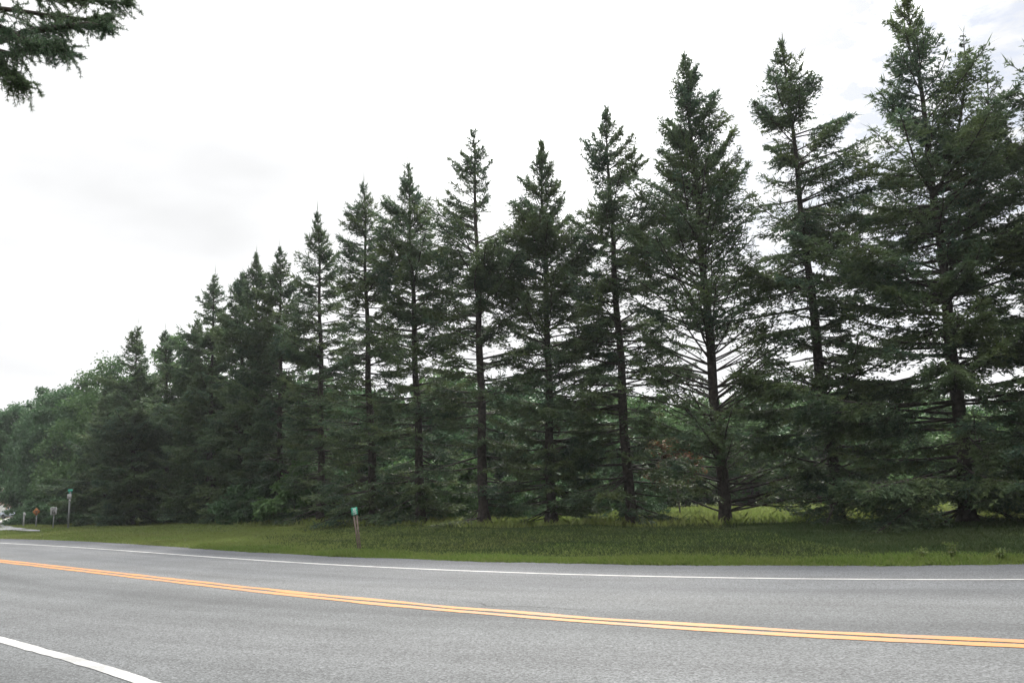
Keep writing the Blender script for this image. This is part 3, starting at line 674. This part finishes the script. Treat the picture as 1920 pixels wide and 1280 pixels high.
# ------------------------------------------------------------------ grass
def blades(name, x0, x1, n, srange, hgt, mat, seed, wid=.012, bias=1.0, fade=None, wav=0):
    rs = np.random.RandomState(seed)
    x = rs.uniform(x0, x1, n); s = srange[0] + (srange[1] - srange[0]) * rs.rand(n) ** bias
    if fade:      # thins out across an irregular band from x = fade[0] to fade[1]
        f = (x + .35 * s + 1.2 * np.sin(s * 1.1 + x * .6) + .8 * np.sin(x * 2.3 - s) - fade[0]) / (fade[1] - fade[0])
        k_ = rs.rand(n) < np.clip(f, 0, 1) ** 1.3; x, s = x[k_], s[k_]; n = len(x)
    s = s + wav * (.5 * np.sin(x * 2.1) + .3 * np.sin(x * 5.3 + 1) + .35 * np.sin(x * 13.1)) * (s < .8)
    y = edge_y(x) + s; z = terrain(x, y)
    h = hgt * rs.uniform(.4, 1.3, n) * (1 + .5 * np.sin(x * 1.1 + y * .8) * np.sin(x * .37 - y * 1.7))
    a = rs.uniform(0, 6.28, n); lean = rs.normal(size=(n, 2)) * .45
    P = np.stack([x, y, z - .01], -1); S = np.stack([np.cos(a), np.sin(a), 0 * a], -1) * (wid * rs.uniform(.6, 1.4, n))[:, None]
    M_ = P + np.c_[lean * .3 * h[:, None], h * .6]; T = P + np.c_[lean * h[:, None], h]
    V = np.stack([P - S, P + S, M_ + S * .8, T, M_ - S * .8], 1).reshape(-1, 3)
    k = np.arange(n)[:, None] * 5
    return obj(name, np_mesh(name, V, k + np.array([[0, 1, 2, 3, 4]]), mat))
MBG = []
g1 = blades('grass', -9, 12, 60000, (-.16, .9), .085, GRASS_B, 1, .006, 1.5, wav=.10); prop(g1, 'short bright grass fringe along the far road edge', 'grass', kind='stuff')
g2 = blades('grass', -12, 6, 150000, (.3, 15), .055, GRASS, 2, .008, 1.15); prop(g2, 'mown grass verge around the green marker sign', 'grass', kind='stuff')
g5 = blades('grass', -9, 20, 230000, (.5, 14), .075, GRASS_SHADE, 8, .008, 1.1, fade=(-8, 5)); prop(g5, 'rough grass before the right-hand spruces, shade painted into its dark colour', 'grass', kind='stuff')
g3 = blades('grass', -40, -8, 130000, (-.03, 26), .065, GRASS, 3, .014, 1.2); prop(g3, 'sunlit grass verge on the left below the leftmost spruces', 'grass', kind='stuff')
g4 = blades('grass', -14, 32, 90000, (13, 42), .22, GRASS, 4, .02, 1.0); prop(g4, 'taller grass glowing behind the spruce trunks', 'grass', kind='stuff')

# weeds at the right road edge
def weed(seed, loc, h, label):
    rs = np.random.RandomState(seed); root = empty('roadside_weed', loc); st = MB(); lv = []; fl = []
    for s in range(rs.randint(5, 9)):
        a = rs.uniform(0, 6.28); tip = np.array([np.cos(a) * .3 * h, np.sin(a) * .3 * h, h * rs.uniform(.7, 1.1)]); b0 = np.array([np.cos(a), np.sin(a), 0]) * .02
        s_ = np.linspace(0, 1, 5)[:, None]; Q = b0 + (tip - b0) * s_; Q[:, :2] *= s_ ** .5
        st.tubes(Q[None], np.linspace(.005, .002, 5)[None], 3)
        m = 16; u = rs.uniform(.1, 1, m); P = np.stack([np.interp(u, s_[:, 0], Q[:, k]) for k in range(3)], -1)
        D = norm(rs.normal(size=(m, 3)) * [1, 1, .4] + [0, 0, .25]); lv.append(shoots(P, D, rs.uniform(.05, .11, m) * (h / .4) ** .5, np.full(m, .026), norm(np.cross(D, rs.normal(size=(m, 3)) + [0, 0, 1.5]))))
        m = 12; P = tip + rs.normal(size=(m, 3)) * [.05, .05, .015]; D = norm(rs.normal(size=(m, 3)) + [0, 0, .4]); lv.append(shoots(P, D, np.full(m, .03), np.full(m, .02), norm(np.cross(D, rs.normal(size=(m, 3))))))
    st.build('stem', WEED, root); V = np.concatenate(lv); obj('leaves', np_mesh('weed_leaves', V, quads(len(V) // 4), WEED), root)
    prop(root, label, 'weed', 'weeds along the road edge')
for k, (x, y, h, lab) in enumerate([(1792, 1054, .26, 'tall leafy yellow-green weed at the road edge before the two-topped spruce'), (1735, 1054, .17, 'pale flat-headed weed left of the tallest road-edge weed'),
      (1880, 1054, .15, 'low bushy weed nearest the right edge of the picture'), ]):
    p = on_ground(x, y); weed(300 + k, (p[0], p[1] + .05, float(terrain(p[0], p[1] + .05))), h, lab)

# ------------------------------------------------------------------ signs
STEEL = material('galvanised_steel', (.20, .21, .21), (.15, .16, .16), 12, .55)
WOODP = material('weathered_wood', (.11, .08, .065), (.17, .135, .115), 14, .9)
GREEN = material('green_sign_face', (.015, .22, .14), (.02, .26, .17), 8, .5)
WSIGN = material('white_sign_face', (.27, .27, .265), (.22, .22, .215), 8, .5)
ORANGE = material('orange_sign_face', (.21, .075, .01), (.17, .06, .01), 6, .6)
BLACK = material('black_sign_paint', (.03, .03, .03), (.04, .04, .04), 6, .6)
WTXT = material('white_lettering', (.75, .78, .75), (.7, .72, .7), 6, .6)
def text_mesh(body, size, mat):
    cu = bpy.data.curves.new('lettering', 'FONT'); cu.body = body; cu.size = size; cu.align_x = 'CENTER'; cu.align_y = 'CENTER'; cu.extrude = .001; cu.offset = size * .02
    o = bpy.data.objects.new('lettering', cu); COL.objects.link(o)
    dg = bpy.context.evaluated_depsgraph_get(); me = bpy.data.meshes.new_from_object(o.evaluated_get(dg))
    bpy.data.objects.remove(o); me.materials.clear(); me.materials.append(mat); return me
def letter(body, size, mat, parent, loc):
    o = obj('lettering', text_mesh(body, size, mat), parent); o.location = loc; o.rotation_euler = (math.pi / 2, 0, 0); return o
def rounded_plate(w, h, th, r=.03, n=5, cut=None):
    pts = []
    for cx, cz, a0 in ((w / 2 - r, h / 2 - r, 0), (-w / 2 + r, h / 2 - r, 90), (-w / 2 + r, -h / 2 + r, 180), (w / 2 - r, -h / 2 + r, 270)):
        for k in range(n): a = math.radians(a0 + 90 * k / (n - 1)); pts.append((cx + r * math.cos(a), cz + r * math.sin(a)))
    m = len(pts); V = [(x, -th / 2, z) for x, z in pts] + [(x, th / 2, z) for x, z in pts]
    return np.array(V), [list(range(m))], [list(range(2 * m - 1, m - 1, -1))], np.array([[i, i + m, (i + 1) % m + m, (i + 1) % m] for i in range(m)])
def plate(name, w, h, mat, parent, loc, roty=0, r=.03, th=.006):
    V, a, b, c = rounded_plate(w, h, th, r); mb = MB(); mb.add(V, a); mb.F[len(a[0])].append(np.array(b)); mb.F.setdefault(4, []).append(c)
    o = mb.build(name, mat, parent); o.location = loc; o.rotation_euler = (0, roty, 0); return o

# green marker on two leaning posts
b = on_ground(677, 1037); b[2] = terrain(b[0], b[1]); Y = b[1]
t_ = at_depth(665, 958, Y) - b
root = empty('marker_sign', b); ang = math.atan2(t_[0], t_[2]); hh = math.hypot(t_[0], t_[2])
for dx, lean in ((-.034, 0), (.03, 0)):
    mb = MB(); s = np.linspace(0, 1, 5)[:, None]
    Q = np.array([dx * .6 + .0, 0, -.2]) + (np.array([t_[0] + dx, 0, t_[2] + .02]) - np.array([dx * .6, 0, -.2])) * s
    D = norm(Q[-1] - Q[0]); rot = np.stack([np.cross([0, 1.0, 0], D), [0, 1.0, 0], D], 1)
    mb.box((Q[0] + Q[-1]) / 2, (.034, .02, np.linalg.norm(Q[-1] - Q[0])), rot); mb.build('post', WOODP, root)
pw = Y / FPX
pl = plate('sign_panel', 11.5 * pw, 14 * pw, GREEN, root, (t_[0], -.03, t_[2]), ang * .8, .01)
ps = 14 * pw
letter('20', ps * .42, WTXT, pl, (0, -.006, ps * .24)); letter('1203', ps * .26, WTXT, pl, (0, -.006, -ps * .06)); letter('1147', ps * .26, WTXT, pl, (0, -.006, -ps * .33))
prop(root, 'small green marker sign on two thin leaning posts at the road edge', 'road marker')

def post_sign(name, x, y_base, y_top, Y, wpost, mat):
    b = at_depth(x, y_base, Y); gz = float(terrain(b[0], b[1])); h = at_depth(x, y_top, Y)[2] - gz
    root = empty(name, (b[0], b[1], gz)); mb = MB(); mb.box((0, 0, h / 2 - .1), (wpost, wpost * .6, h + .2)); mb.box((0, wpost * .4, h / 2 - .1), (wpost * .35, wpost * .3, h + .2))
    mb.build('post', mat, root); return root, h
Y = 50; pw = Y / FPX
root, h = post_sign('speed_sign', 99.5, 990, 952, Y, .07, STEEL)
pl = plate('sign_panel', 12 * pw, 14 * pw, WSIGN, root, (0, -.06, h - 7 * pw + .05), 0, .03)
letter('SPEED', 3.2 * pw, BLACK, pl, (0, -.006, 4.6 * pw)); letter('LIMIT', 3.2 * pw, BLACK, pl, (0, -.006, 1.8 * pw)); letter('55', 7.2 * pw, BLACK, pl, (0, -.006, -2.9 * pw))
prop(root, 'white rectangular sign on a thin post between the orange diamond and the tall pole', 'road sign')
root, h = post_sign('warning_sign', 67, 990, 962, 54, .06, STEEL)
pw = 54 / FPX
pl = plate('sign_panel', 10.5 * pw, 10.5 * pw, ORANGE, root, (0, -.06, h + .1), math.pi / 4, .04)
mb = MB(); mb.box((0, 0, -.06), (.035, .004, .2)); mb.box((.05, 0, .05), (.035, .004, .12), Matrix.Rotation(.8, 3, 'Y')); mb.box((-.05, 0, .05), (.035, .004, .12), Matrix.Rotation(-.8, 3, 'Y'))
sy = mb.build('symbol', BLACK, pl); sy.location = (0, -.006, 0); sy.rotation_euler = (0, -math.pi / 4, 0)
prop(root, 'dull orange diamond warning sign under the trees at the far left', 'road sign')
# tall pole: street name blades over a white panel
root, h = post_sign('street_sign_pole', 127.5, 991, 921, 49, .085, STEEL); pw = 49 / FPX
pl = plate('name_blade', 9 * pw, 4 * pw, GREEN, root, (0, 0, h + 2 * pw), 0, .01); o2 = plate('name_blade', 7 * pw, 3.6 * pw, GREEN, root, (0, 0, h - 2 * pw), 0, .01); o2.rotation_euler = (0, 0, math.radians(70))
plate('white_panel', 8 * pw, 9 * pw, WSIGN, root, (0, -.07, h - 9 * pw), 0, .02); plate('small_plate', 4 * pw, 4 * pw, WSIGN, root, (1.2 * pw, -.07, h - 16.5 * pw), .3, .02)
prop(root, 'tall grey pole with green name blades and a white panel on top', 'sign pole')
root, h = post_sign('delineator_post', 44, 984, 960, 58, .09, WSIGN)
plate('reflector', .14, .2, WSIGN, root, (.06, -.05, h - .15), .3, .03)
prop(root, 'thin pale post in the shade left of the orange diamond sign', 'post')

# ------------------------------------------------------------------ side road, vehicle and house at the far left
side = material('side_road_asphalt', (.15, .15, .16), (.19, .19, .2), 3)
gp = [(-260, 985, 1003), (-120, 984, 1001), (0, 984.5, 994.5), (25, 989, 995), (55, 993, 995.5), (75, 994.5, 995.5)]
A = np.array([on_ground(x, a, .05) for x, a, b in gp]); B = np.array([on_ground(x, b, .05) for x, a, b in gp])
V = np.concatenate([A, B]); 
V[:, 2] = [float(terrain(v[0], v[1])) + .06 for v in V]
i = np.arange(len(gp) - 1); prop(obj('side_road', np_mesh('side_road', V, np.stack([i, i + len(gp), i + 1 + len(gp), i + 1], 1), side)), kind='structure')

# pale drive climbing away between the trees
dv = [(-30, 986, 12), (0, 984.5, 16), (12, 979, 18), (20, 975, 13), (27, 971, 9), (33, 967, 7)]
A = np.array([on_ground(x - w, y) for x, y, w in dv]); B = np.array([on_ground(x + w, y) for x, y, w in dv]); V = np.concatenate([A, B])
V[:, 2] = [float(terrain(v[0], v[1])) + .11 for v in V]
i = np.arange(len(dv) - 1); prop(obj('gravel_drive', np_mesh('gravel_drive', V, np.stack([i, i + len(dv), i + 1 + len(dv), i + 1], 1), material('pale_gravel', (.22, .215, .20), (.28, .27, .255), 2))), kind='structure')

def house():
    b = np.array(place(2, 150)); root = empty('far_house', b, .25)
    mb = MB(); mb.box((0, 0, 1.4), (11, 7, 2.8)); mb.build('wall', material('tan_siding', (.36, .26, .19), (.42, .31, .24), 1), root)
    mb = MB(); V = np.array([[-5.9, -4, 2.75], [5.9, -4, 2.75], [5.9, 0, 5], [-5.9, 0, 5], [-5.9, 4, 2.75], [5.9, 4, 2.75]]); mb.add(V, [[0, 1, 2, 3], [3, 2, 5, 4], [0, 4, 5, 1]]); mb.add(V, [[0, 3, 4], [1, 5, 2]])
    mb.build('roof', material('brown_shingles', (.12, .08, .06), (.17, .12, .1), 3), root)
    g = material('window_glass', (.05, .06, .07), (.08, .09, .1), 2, .1); f = material('white_trim', (.7, .7, .68), (.6, .6, .58), 3)
    for x in (-3.6, -1.2, 3.4):
        mb = MB(); mb.box((x, -3.55, 1.6), (1.3, .12, 1.2)); w = mb.build('window', f, root); mb = MB(); mb.box((x, -3.63, 1.6), (1.1, .06, 1.0)); mb.build('pane', g, w)
    mb = MB(); mb.box((1.2, -3.56, 1.05), (.95, .12, 2.05)); mb.build('door', f, root)
    prop(root, 'small tan house with a brown roof glimpsed past the left edge trees', 'house')
house()

def car():
    b = np.array(place(29, 118)); b[2] += .1; root = empty('parked_car', b, -.5)
    prof = np.array([(-2.15, .35), (-2.2, .75), (-1.9, .95), (-1.15, 1.02), (-.55, 1.42), (.75, 1.45), (1.5, 1.05), (2.1, .98), (2.2, .6), (2.1, .32)])
    def loft(pr, w0, w1, z1):
        m = len(pr); wz = np.interp(pr[:, 1], [.3, .6, .95, z1], [w0 * .96, w0, w0 * .96, w1])
        return np.concatenate([np.c_[pr[:, 0], -wz, pr[:, 1]], np.c_[pr[:, 0], wz, pr[:, 1]]]), m
    V, m = loft(prof, .88, .66, 1.45); mb = MB()
    mb.add(V, [list(range(m))]); mb.F[m].append(np.array([list(range(2 * m - 1, m - 1, -1))])); i = np.arange(m); j = (i + 1) % m
    mb.F.setdefault(4, []).append(np.stack([i, i + m, j + m, j], 1))
    paintm = material('car_paint', (.30, .33, .40), (.32, .35, .42), 1, .25, spec=.6); mb.build('body', paintm, root)
    gl = material('car_glass', (.02, .025, .03), (.03, .035, .04), 1, .08)
    for sgn in (-1, 1):
        w = np.array([(-.98, 1.04), (-.5, 1.36), (.68, 1.38), (1.25, 1.06)]); y = sgn * np.interp(w[:, 1], [.95, 1.45], [.86, .68]); V = np.concatenate([np.c_[w[:, 0], y, w[:, 1]], np.c_[w[:, 0], y + sgn * .02, w[:, 1]]])
        mb = MB(); mb.add(V, [[0, 1, 2, 3], [7, 6, 5, 4], [0, 4, 5, 1], [1, 5, 6, 2], [2, 6, 7, 3], [3, 7, 4, 0]]); mb.build('window', gl, root)
    for x in (-1.35, 1.35):
        for sgn in (-1, 1):
            an = np.arange(18) / 18 * 2 * np.pi; V = np.concatenate([np.c_[x + .33 * np.cos(an), np.full(18, sgn * .68), .33 + .33 * np.sin(an)], np.c_[x + .33 * np.cos(an), np.full(18, sgn * .9), .33 + .33 * np.sin(an)]])
            mb = MB(); i = np.arange(18); mb.add(V, np.stack([i, (i + 1) % 18, (i + 1) % 18 + 18, i + 18], 1)); mb.F.setdefault(18, []).append(np.array([list(range(18)), list(range(35, 17, -1))])); mb.build('wheel', material('tyre', (.02, .02, .02), (.03, .03, .03)), root)
    prop(root, 'greyish blue car parked on the pale drive at the far left', 'car')
car()
for k, x in enumerate([52, 85, 112, 150]):
    s_ = rnd.uniform(.55, .8); copy_tree(sh, place(x, 62 + 2 * (k % 2)), rnd.uniform(0, 6.28), (s_ * 1.3, s_ * 1.3, s_), ('low dark shrub behind the pale shaded post', 'dark shrub between the orange diamond and the white sign', 'dark shrub just right of the white rectangular sign', 'dark shrub right of the tall sign pole')[k], 'shrub', 'shrubs behind the roadside signs')


# ------------------------------------------------------------------ thin haze volume, added to lift the blacks like lens veil
hm_ = bpy.data.materials.new('haze'); hm_.use_nodes = True; t = hm_.node_tree; t.nodes.clear()
pv = N(t, 'ShaderNodeVolumePrincipled'); pv.inputs['Color'].default_value = (.93, .97, 1, 1); pv.inputs['Density'].default_value = .00032; pv.inputs['Anisotropy'].default_value = .2
ou = N(t, 'ShaderNodeOutputMaterial'); t.links.new(pv.outputs[0], ou.inputs['Volume'])
mb = MB(); mb.box((0, 240, 14), (1300, 760, 32)); prop(mb.build('haze', hm_), kind='stuff')
